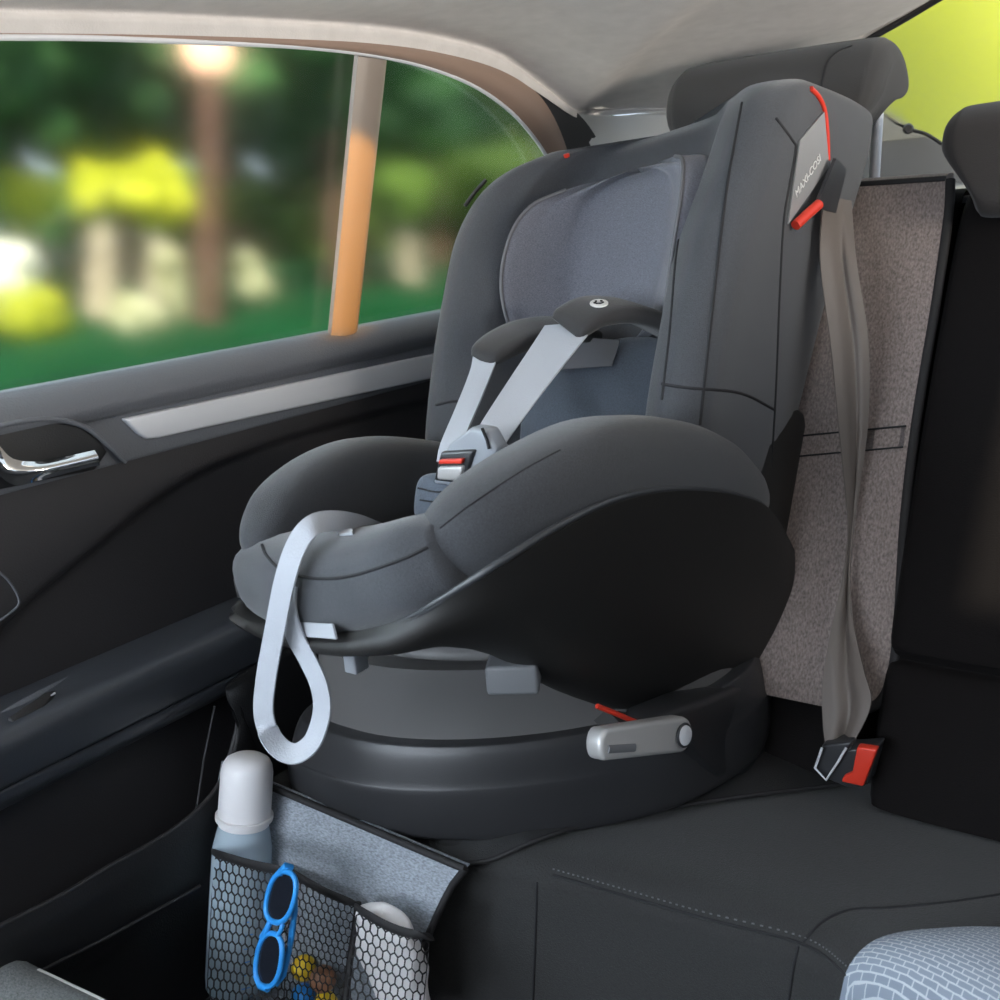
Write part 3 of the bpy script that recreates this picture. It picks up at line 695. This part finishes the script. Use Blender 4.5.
# inner handle
rec = [c(-30, 440), c(0, 427), (c(45, 420)), c(80, 426), c(100, 440), c(108, 452), c(96, 470), c(0, 490), c(-30, 495)]
hd = MB().prism(rec, V((-.01, 0, 0))).build('handle_recess', M['doorblack'], door, bevel=.003)
MB().tube(cr([p + V((.001, 0, 0)) for p in [c(-30, 438), c(0, 426), c(45, 419), c(80, 425), c(102, 440), c(125, 462)]], 6), .003, 8).build('recess_rim', M['doorroll'], door)
MB().grid(grid([[c(-20, 430, .018), c(-5, 444, .02), c(12, 460, .026), c(40, 464, .034), (c(70, 458, .036)), c(94, 452, .036)], [c(-20, 440, .024), c(-8, 455, .026), c(10, 470, .03), c(40, 470, .042), c(70, 464, .044), c(97, 458, .042)], [c(-20, 455, .02), c(-5, 470, .024), c(14, 484, .028), c(40, 478, .036), c(70, 470, .038), c(98, 463, .038)]], 5, 4)).build('inner_handle', M['chrome'], door, solid=.006)
# armrest, switch
ar = [(XD - .02, .952), (XD + .02, .948), (XD + .045, .944), (XD + .058, .936), (XD + .062, .922), (XD + .056, .892), (XD + .052, .884), (XD + .046, .882), (XD + .050, .878), (XD + .044, .862), (XD + .02, .846), (XD - .02, .84)]
M['armrest'] = mat('armrest_plastic', (.05, .055, .065), .34, bump=.1, scale=500)
ysweep('armrest', ar, .1, 1.5, 'armrest', door, k=5)
MB().grid(grid([[at(-20, 742, x=XD + .03), at(0, 716, x=XD + .02), at(50, 688, x=XD + .01), at(90, 672, x=XD + .004), at(125, 672, x=XD + .004)], [at(-10, 752, x=XD + .05), at(10, 735, x=XD + .05), at(60, 708, x=XD + .046), at(100, 690, x=XD + .04), at(130, 678, x=XD + .03)]], 5, 4)).build('pull_cup', M['doorroll'], door, solid=.008)
MB().prism([at(8, 723, x=XD + .040), at(46, 697, x=XD + .034), at(57, 694, x=XD + .034), at(46, 712, x=XD + .044), at(14, 727, x=XD + .046)], V((.0, 0, .006))).build('window_switch', M['doorblack'], door, bevel=.002)
MB().tube([at(8, 722, x=XD + .041), at(55, 693, x=XD + .036)], .0012, 6).build('switch_edge', M['alu'], door)
# door pocket
lip = [(-60, 958), (0, 926), (60, 896), (110, 866), (160, 838), (195, 812), (220, 782), (234, 740), (242, 698), (246, 670)]
LP_ = [at(u, v, x=XD + .055) for u, v in lip]
rows = [LP_, [p + V((.004, 0, -.03)) for p in LP_], [V((XD + .05, p.y + (.0 if i < 6 else .05), min(p.z - .08, .655))) for i, p in enumerate(LP_)], [V((XD + .03, p.y + (.0 if i < 6 else .1), .60)) for i, p in enumerate(LP_)], [V((XD + .01, p.y + (0 if i < 6 else .12), .42)) for i, p in enumerate(LP_)]]
rows = [r + [V((r[-1].x, 1.2, r[-1].z)) , V((r[-1].x, 1.5, r[-1].z))] for r in rows]
MB().grid(grid(rows, 4, 4)).build('map_pocket', M['doorblack'], door, solid=.004)
MB().tube(cr(LP_, 6), .0028, 8).build('pocket_lip', M['door'], door)
MB().tube([at(215, 706, x=XD + .03), at(204, 760, x=XD + .03), at(196, 815, x=XD + .03)], .002, 6).build('pocket_rib', M['door'], door)
MB().tube([at(-20, 998, x=XD + .056), at(30, 976, x=XD + .056), at(110, 936, x=XD + .056), at(200, 886, x=XD + .056)], .0022, 6).build('pocket_crease', M['door'], door)
# speaker grille outline at the front
MB().tube(cr([at(-10, 566, x=XD + .004), at(8, 580, x=XD + .004), at(19, 602, x=XD + .004), at(6, 616, x=XD + .004), at(-10, 626, x=XD + .004)], 5), .0015, 6).build('grille_edge', M['doorroll'], door)

# window frame in a plane leaning inwards
WP = V((XD, 0, 1.26)); TH = .30; WN = V((1, 0, -TH)).normalized()
def wn(u, v, off=0): return at(u, v, p=WP + WN * off, n=WN)
inner = [(-80, 37), (0, 37), (100, 38), (200, 42), (290, 46), (360, 53), (420, 65), (470, 84), (505, 107), (530, 133), (548, 160), (556, 185)]
outer = [(-80, 31), (0, 33), (100, 34), (200, 36), (290, 39), (365, 43), (430, 51), (490, 66), (528, 86), (549, 110), (565, 146), (572, 180)]
Ii = [wn(u, v, .004) for u, v in inner]; Oo = [wn(u, v, .004) for u, v in outer]
def wq(y, z, off=0): return V((XD + (z - 1.26) * TH, y, z)) + WN * off
Ii.insert(0, wq(.08, Ii[0].z - .012, .004)); Oo.insert(0, wq(.08, Oo[0].z - .012, .004))
fth = [.001] + [.001 + .006 * min(1, max(0, (u - 250) / 150)) for u, v in inner]
MB().grid(grid([Ii, [a.lerp(b, .3) + WN * k for a, b, k in zip(Ii, Oo, fth)], [a.lerp(b, .65) + WN * k for a, b, k in zip(Ii, Oo, fth)], Oo], 5, 4)).build('window_frame', M['frame'], door, solid=.003, offset=0)
MB().tube([p + WN * .001 for p in cr(Ii, 5)], .0030, 8).build('window_seal', M['alu'], door)
q = [wn(359, 48, -.004), wn(388, 50, -.004), wn(357, 334, -.004), wn(331, 336, -.004)]
dbm = MB().grid(grid([[q[0], q[3]], [q[0].lerp(q[1], .3) + WN * .006, q[3].lerp(q[2], .3) + WN * .006], [q[0].lerp(q[1], .75) + WN * .006, q[3].lerp(q[2], .75) + WN * .006], [q[1], q[2]]], 10, 4))
M['bar'] = mat('division_bar_plastic', (.27, .225, .19), .4, metal=.1)
dbm.build('division_bar', M['bar'], door, solid=.012, offset=-1)
sill_l = [(-80, 428), (0, 408), (100, 389), (200, 370), (332, 345)]
def pane(name, pts, mt, parent, off, nrm, th=.004):
    P_ = list(pts)
    return MB().prism(P_, nrm * th).build(name, M[mt], parent, smooth=False)
W2 = lambda L: [wn(u, v, -.022) for u, v in L]
pane('window_pane', W2([(-80, 30), (0, 32), (200, 37), (374, 46), (346, 345), (0, 412), (-80, 430)]) + [wq(.08, 1.225, -.022), wq(.08, 1.59, -.022)], 'pane', door, 0, -WN)
pane('quarter_pane', W2([(374.3, 44), (430, 52), (500, 74), (555, 105), (584, 150), (584, 290), (346.3, 345)]), 'pane', door, 0, -WN)

# ------------------------------------------------------------------ CAR INTERIOR SHELL
Bd = [wq(.08, wn(-80, 31).z - .012, .006)] + [wn(u, v, .006) for u, v in outer[:9]]
Bd += [wn(575, 117, .008), at(590, 117, y=1.66), at(640, 113, y=1.74), at(690, 110, y=1.80), at(780, 78, y=1.80), at(868, 41, y=1.772), at(905, 20, y=1.745), at(940, -1, y=1.72), at(1010, -40, y=1.70), at(1100, -80, y=1.68)]
nB = len(Bd)
def dome(x, y): return 1.664 - .04 * max(0, (.35 - x) / .35) ** 2 - .06 * max(0, (y - 1.35) / .45) ** 2
rows = [[] for _ in range(8)]
for i, p in enumerate(Bd):
    tgt = V((1.5, .2 + .3 * i / nB, 0)); k = max(0, min(1, (i - 8) / 4))
    q1 = p + V((.011, 0, .021)).lerp(V((.004, -.022, .010)), k)
    rows[0].append(p); rows[1].append(p.lerp(q1, .55)); rows[2].append(q1)
    for r_, f in zip(rows[3:], (.05, .14, .3, .6, 1)):
        w = 1 - (1 - f) ** 4; q = V((q1.x + (tgt.x - q1.x) * f, q1.y + (tgt.y - q1.y) * f, 0))
        q.z = q1.z * (1 - w) + max(dome(q.x, q.y), q1.z) * w; r_.append(q)
tag(MB().grid(grid(rows, 4, 6)).build('ceiling', M['headliner'], None, solid=.006, offset=1), 'pale grey fabric headliner of the car roof', 'ceiling', kind='structure')
# pillar trim below the headliner
pt = [[wn(562, 112, -.004), at(600, 117, y=1.68), at(640, 114, y=1.74), at(690, 111, y=1.80), at(760, 92, y=1.80)], [wn(578, 140, -.004), at(608, 140, y=1.68), at(645, 140, y=1.76), at(695, 140, y=1.84), at(765, 140, y=1.86)], [wn(592, 170, -.004), at(624, 170, y=1.68), at(660, 170, y=1.80), at(705, 170, y=1.90), at(770, 170, y=1.92)], [at(640, 230, y=1.6), at(650, 230, y=1.64), at(690, 230, y=1.78), at(730, 230, y=1.9), at(790, 230, y=1.92)]]
tag(MB().grid(grid(pt, 4, 4)).build('trim_1', M['pillar'], None, solid=.01), 'pale rear pillar trim under the headliner behind the door window', 'pillar trim', kind='structure')
tag(MB().grid(grid([[wn(528, 83, .003), wn(552, 97, .003), wn(578, 114, .004), wn(597, 140, .004), wn(612, 175, .004)], [wn(515, 90, 0), wn(535, 108, 0), wn(552, 128, 0), wn(562, 152, 0), wn(568, 180, 0)]], 4, 3)).build('trim_2', M['rubber'], None, solid=.004), 'black door opening seal beside the rear pillar trim', 'door seal', kind='structure')
MB_hook = MB().box(at(436, 0, y=1.2), (.06, .02, .012)); o = MB_hook.build('ceiling_clip', M['pillar'], None, bevel=.003); tag(o, 'small pale grab handle end on the headliner at the top edge', 'grab handle')
# rear glass
RP = V((0, 1.7, 1.66)); RN = V((0, -.562, -.827)).normalized()
def rg(u, v): return at(u, v, p=RP, n=RN)
rgp = [rg(868, 40), rg(905, 19), rg(940, -2), rg(1040, -60), rg(1200, -60), rg(1200, 320), rg(840, 320), rg(840, 120)]
w1 = MB().prism([p - RN * .01 for p in rgp], -RN * .004).build('window_1', M['rearpane'], None, smooth=False); tag(w1, 'sloping rear window glass with yellow green foliage behind it', 'rear window', kind='structure')
MB().tube([rg(855, 60), rg(868, 40), rg(905, 19), rg(940, -2), rg(1040, -60)], .005, 8).build('glass_seal', M['rubber'], w1)
# shelf behind the seat back and its raised rear edge
sh2 = tag(empty('parcel_shelf', (.8, 1.85, 1.36)), 'pale grey parcel shelf behind the headrests with a dark cord', 'parcel shelf')
MB().grid(grid([[V((x, y, z)) for x in (.12, .5, .9, 1.4)] for y, z in ((1.62, 1.372), (1.75, 1.38), (1.9, 1.386), (2.0, 1.39))], 4, 4)).build('shelf_panel', M['greyplastic'], sh2, solid=.01)
MB().grid(grid([[at(u, v, y=2.0) for u, v in ((845, 92), (885, 110), (912, 126), (945, 145), (1000, 165))], [at(u, v, y=2.0) for u, v in ((845, 200), (885, 205), (912, 205), (945, 205), (1000, 205))]], 4, 4)).build('rear_wall', M['greyplastic'], sh2, solid=.01)
MB().tube(cr([at(u, v, y=1.96) for u, v in ((884, 112), (900, 124), (912, 130), (926, 134), (942, 144))], 5), .003, 8).build('cord', M['rubber'], sh2)
MB().lathe([(.001, 0), (.008, 0), (.009, .008), (.006, .016), (.001, .016)], at(908, 129, y=1.95), (.3, -1, 0), 14).build('cord_hook', M['rubber'], sh2)
tag(MB().prism([wq(.09, 1.20, .012), wq(.09, 1.63, .012), wq(-.02, 1.63, .012), wq(-.02, 1.20, .012)], -WN * .05).build('trim_4', M['pillar'], None, bevel=.006), 'pillar between front and rear door', 'pillar trim', kind='structure')
# floor and the far side of the cabin
tag(MB().box((.75, .7, .40), (1.9, 2.6, .03)).build('floor', M['doorblack'], None), 'black carpeted car floor', 'floor', kind='structure')
tag(MB().box((1.58, .95, .88), (.03, 2.1, 1.0)).build('wall_right', M['door'], None), 'dark far side of the cabin', 'cabin side', kind='structure')
tag(MB().box((.75, 2.06, .85), (1.7, .03, .95)).build('wall_rear', M['doorblack'], None), 'dark rear wall behind the bench', 'cabin wall', kind='structure')
tag(MB().box((.75, -.25, 1.70), (1.75, 1.9, .03)).build('ceiling_front', M['headliner'], None), 'front part of the roof above the camera', 'ceiling', kind='structure')
tag(MB().box((-.10, -.45, .79), (.04, 1.2, .85)).build('wall_left', M['door'], None), 'front door side of the cabin', 'cabin wall', kind='structure')
tag(MB().box((.75, -1.12, .76), (1.7, .3, .75)).build('wall_front', M['doorblack'], None), 'dashboard side of the cabin', 'cabin wall', kind='structure')
tag(MB().box((1.58, -.55, 1.03), (.03, .95, 1.3)).build('wall_right_front', M['door'], None), 'dark front far side of the cabin', 'cabin wall', kind='structure')
tag(MB().box((1.58, .95, 1.645), (.03, 2.1, .07)).build('trim_3', M['pillar'], None), 'roof edge above the far window', 'trim', kind='structure')
# front seat corner
fs = tag(empty('front_seat', at(20, 1040, y=.44)), 'grey front passenger seat corner at the bottom left of the photo', 'car seat')
FP = [(-60, 962, .40), (0, 961, .42), (36, 976, .43), (70, 992, .44), (110, 1012, .45), (140, 1035, .46)]
P0 = [at(u, v, y=y) for u, v, y in FP]
MB().grid(grid([[p + V((-.02, .02, -.04)) for p in P0], P0, [p + V((.05, -.05, -.01)) for p in P0], [p + V((.10, -.1, -.06)) for p in P0], [p + V((.12, -.12, -.6)) for p in P0]], 4, 4)).build('seat_side', M['frontseat'], fs, solid=.01)
MB().tube(cr([p + V((-.004, .004, .0)) for p in P0[2:]], 6), .004, 8).build('pale_piping', M['white'], fs)

# ------------------------------------------------------------------ OUTSIDE
tag(MB().box((-28, 8, -.05), (52, 90, .1)).build('ground', M['lawn'], None), 'green lawn beyond the car window', 'lawn', kind='structure')
def blob_cluster(c, rad, n, r0, seed, zsq=.8):
    rnd = random.Random(seed); mb = MB()
    for k in range(n):
        a = rnd.uniform(0, 6.283); ph = math.acos(rnd.uniform(-1, 1)); rr = rad * rnd.uniform(.45, 1)
        p = V(c) + V((math.sin(ph) * math.cos(a) * rr, math.sin(ph) * math.sin(a) * rr, math.cos(ph) * rr * zsq))
        r = r0 * rnd.uniform(.6, 1.3); seg = 9; prof = []
        G = []
        for i in range(1, 7):
            t = math.pi * i / 7
            G.append([p + V((math.sin(t) * math.cos(6.283 * j / seg) * r, math.sin(t) * math.sin(6.283 * j / seg) * r, math.cos(t) * r)) * rnd.uniform(.82, 1.15) - p * 0 if False else p + V((math.sin(t) * math.cos(6.283 * j / seg), math.sin(t) * math.sin(6.283 * j / seg), math.cos(t))) * (r * rnd.uniform(.8, 1.2)) for j in range(seg)])
        mb.grid(G, cu=True, cap=True)
    return mb
def gpt(u, dist):   # a spot on the lawn in the direction of picture column u
    d = ray(u, 240); d.z = 0; d.normalize(); p = CAM + d * dist; return V((p.x, p.y, 0))
def tree(u, dist, h, cr_, tr, mt, bark, label, seed, group='trees beyond the lawn', nb=70, cz=None):
    g = gpt(u, dist); o = tag(empty('tree', g), label, 'tree', group)
    MB().tube([g, g + V((.05, 0, h * .4)), g + V((0, .1, h * .75))], [tr * 1.2, tr, tr * .6], 10).build('trunk', M[bark], o)
    blob_cluster(g + V((0, 0, cz or h * .62)), cr_, nb, cr_ * .24, seed).build('crown', M[mt], o)
    return o
TR = [(-70, 26, 9, 3.4, .3, 'leafdark', 'bark', 'dark tree at the front edge of the door window, leftmost of the row'),
      (30, 34, 11, 4.4, .3, 'leafdark', 'bark', 'dark tree above the white sunlit patch'),
      (130, 42, 13, 5.4, .3, 'leafdark', 'bark', 'dark tree just left of the brown post'),
      (240, 50, 15, 6.4, .35, 'leafdark', 'bark', 'dark tree just right of the brown post'),
      (340, 27, 9, 3.6, .3, 'leafdark', 'bark', 'dark tree behind the window division bar'),
      (440, 35, 11, 4.6, .3, 'leafdark', 'bark', 'dark tree seen in the small rear quarter window'),
      (550, 43, 13, 5.6, .3, 'leafdark', 'bark', 'dark tree at the rear edge of the quarter window')]
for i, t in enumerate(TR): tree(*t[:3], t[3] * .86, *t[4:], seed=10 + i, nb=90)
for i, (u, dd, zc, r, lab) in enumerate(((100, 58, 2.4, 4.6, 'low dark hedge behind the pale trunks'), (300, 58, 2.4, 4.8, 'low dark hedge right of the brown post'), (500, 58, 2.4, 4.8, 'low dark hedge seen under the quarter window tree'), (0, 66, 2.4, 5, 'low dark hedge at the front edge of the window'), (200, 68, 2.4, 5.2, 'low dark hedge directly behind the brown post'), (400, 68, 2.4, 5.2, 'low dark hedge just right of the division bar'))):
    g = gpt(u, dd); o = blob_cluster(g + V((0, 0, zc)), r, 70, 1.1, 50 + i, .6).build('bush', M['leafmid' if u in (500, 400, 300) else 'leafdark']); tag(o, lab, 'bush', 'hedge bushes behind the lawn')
def spot(u, v, dist):
    d = ray(u, v); d = d / math.hypot(d.x, d.y); return CAM + d * dist
def bush(u, v, dist, rpx, mt, label, seed, zs=1.0, n=26):
    p = spot(u, v, dist); r = rpx * dist / FPX
    mb = blob_cluster(p, r * .75, n, r * .42, seed, zs)
    lo = min(q.z for q in mb.v); 
    if lo > 0: mb.v = [V((q.x, q.y, q.z if q.z > p.z else p.z - (p.z - q.z) * (p.z / (p.z - lo)))) for q in mb.v]
    o = mb.build('bush', M[mt]); tag(o, label, 'bush', 'sunlit bushes on the lawn')
def young(u, v, dist, rpx, mt, bark, tr, label, seed, zs=1.0, ub=None):
    p = spot(u, v, dist); r = rpx * dist / FPX; g = gpt(ub if ub else u, dist)
    o = tag(empty('young_tree', g), label, 'tree', 'young trees on the lawn')
    MB().tube([g, g.lerp(p, .5) + V((.03, .05, 0)), p], [tr * 1.25, tr, tr * .7], 10).build('trunk', M[bark], o)
    blob_cluster(p, r * .75, 26, r * .42, seed, zs).build('crown', M[mt], o)
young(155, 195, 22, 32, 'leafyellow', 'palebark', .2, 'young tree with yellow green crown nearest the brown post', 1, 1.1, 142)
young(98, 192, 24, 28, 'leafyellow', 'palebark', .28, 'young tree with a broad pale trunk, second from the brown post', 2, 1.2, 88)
young(24, 203, 27, 28, 'leafyellow', 'palebark', .12, 'young tree rising over the white sunlit bush', 3, 1.2)
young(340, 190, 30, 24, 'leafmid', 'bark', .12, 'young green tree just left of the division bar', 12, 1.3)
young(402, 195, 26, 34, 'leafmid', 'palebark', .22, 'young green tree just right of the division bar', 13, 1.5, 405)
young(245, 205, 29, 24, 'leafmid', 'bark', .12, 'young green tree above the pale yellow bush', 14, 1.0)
bush(10, 268, 22, 30, 'sunpatch', 'bright white sunlit bush at the front edge of the window', 4, 1.1)
bush(34, 312, 20, 34, 'leafyellow', 'low yellow green bush under the white sunlit bush', 5, .5)
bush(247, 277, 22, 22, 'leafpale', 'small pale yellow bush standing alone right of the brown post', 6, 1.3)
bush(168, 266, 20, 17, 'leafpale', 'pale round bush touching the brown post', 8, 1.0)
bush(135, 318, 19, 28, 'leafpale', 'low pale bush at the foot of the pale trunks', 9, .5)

# brown post; emissive globe added for the sun glare at its top
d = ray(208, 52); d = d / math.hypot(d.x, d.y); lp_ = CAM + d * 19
g = gpt(196, 19); sl = tag(empty('sun_glare_post', g), 'tall brown post with an added globe glowing warm for sun glare outside the door window', 'glowing globe')
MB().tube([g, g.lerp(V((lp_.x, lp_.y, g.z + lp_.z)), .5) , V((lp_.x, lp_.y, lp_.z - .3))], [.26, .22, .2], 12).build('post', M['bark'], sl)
MB().lathe([(.40 * math.sin(math.pi * i / 12), -.40 * math.cos(math.pi * i / 12)) for i in range(13)], lp_, (0, 0, 1), 20).build('globe', M['sunglare'], sl)
# foliage behind the rear window
d = ray(960, 40); d = d / math.hypot(d.x, d.y); p = CAM + d * 16
o = tag(empty('tree', V((p.x, p.y, 0))), 'sunlit yellow green tree behind the rear window', 'tree', 'trees beyond the lawn')
MB().tube([V((p.x, p.y, 0)), V((p.x, p.y, p.z))], .25, 10).build('trunk', M['bark'], o)
blob_cluster(p, 3.6, 120, .95, 77, 1.0).build('crown', M['leafyellow'], o)

# ------------------------------------------------------------------ LIGHT
w = bpy.data.worlds.new('sky'); S.world = w; w.use_nodes = True
w.node_tree.nodes['Background'].inputs[0].default_value = (.72, .85, 1.0, 1); w.node_tree.nodes['Background'].inputs[1].default_value = 1.2
def look(o, tgt): o.rotation_euler = (V(tgt) - o.location).to_track_quat('-Z', 'Y').to_euler()
def area(name, loc, tgt, sx, sy, e, col):
    l = bpy.data.lights.new(name, 'AREA'); l.shape = 'RECTANGLE'; l.size = sx; l.size_y = sy; l.energy = e; l.color = col
    o = bpy.data.objects.new(name, l); COL.objects.link(o); o.location = loc; look(o, tgt); return o
area('windscreen_daylight', (.3, -1.7, 1.62), (.4, 1.0, 1.25), 1.4, .7, 52, (.80, .89, 1.0))
area('front_door_daylight', (-.28, -.05, 1.55), (.4, 1.0, 1.1), .8, .5, 34, (.72, .86, 1.0))
area('sill_fill', (-.65, .95, .80), (.2, .95, 1.75), .9, .5, 90, (1.0, .93, .82))  # area lamp added behind the door, below the sill, to brighten the ceiling edge
area('far_window_daylight', (2.15, .75, 1.33), (.1, 1.15, 1.56), 1.0, .4, 60, (1.0, .93, .83))
sn = bpy.data.lights.new('sun', 'SUN'); sn.energy = 6.5; sn.angle = math.radians(2); sn.color = (1, .9, .72)
so = bpy.data.objects.new('sun', sn); COL.objects.link(so); so.location = (10, 5, 12); look(so, (10 - .55, 5 + .45, 12 - .70))
sl_ = bpy.data.lights.new('sun_patch_spot', 'SPOT'); sl_.energy = 200; sl_.color = (1, .44, .03); sl_.spot_size = math.radians(10.2); sl_.spot_blend = .25; sl_.shadow_soft_size = .01  # narrow spot lamp added to put a warm sun patch on the division bar
tg = at(345, 230, x=.02); so2 = bpy.data.objects.new('sun_patch_spot', sl_); COL.objects.link(so2); so2.location = tg + V((1.25, -.65, .25)); look(so2, tg)

cd = bpy.data.cameras.new('camera'); co = bpy.data.objects.new('camera', cd); COL.objects.link(co)
cd.sensor_width = 36; cd.lens = FPX / 1000 * 36; cd.clip_start = .02; cd.clip_end = 300
mw = Matrix((CR, -CD, -CF)).transposed().to_4x4(); mw.translation = CAM; co.matrix_world = mw
cd.dof.use_dof = True; cd.dof.focus_distance = 1.25; cd.dof.aperture_fstop = 9.0
S.camera = co
vs = S.view_settings; vs.view_transform = 'Standard'; vs.look = 'None'; vs.gamma = 1; vs.exposure = 0.1; vs.use_curve_mapping = False
cy = S.cycles; cy.use_denoising = True; cy.sample_clamp_indirect = 4; cy.max_bounces = 10; cy.transmission_bounces = 10
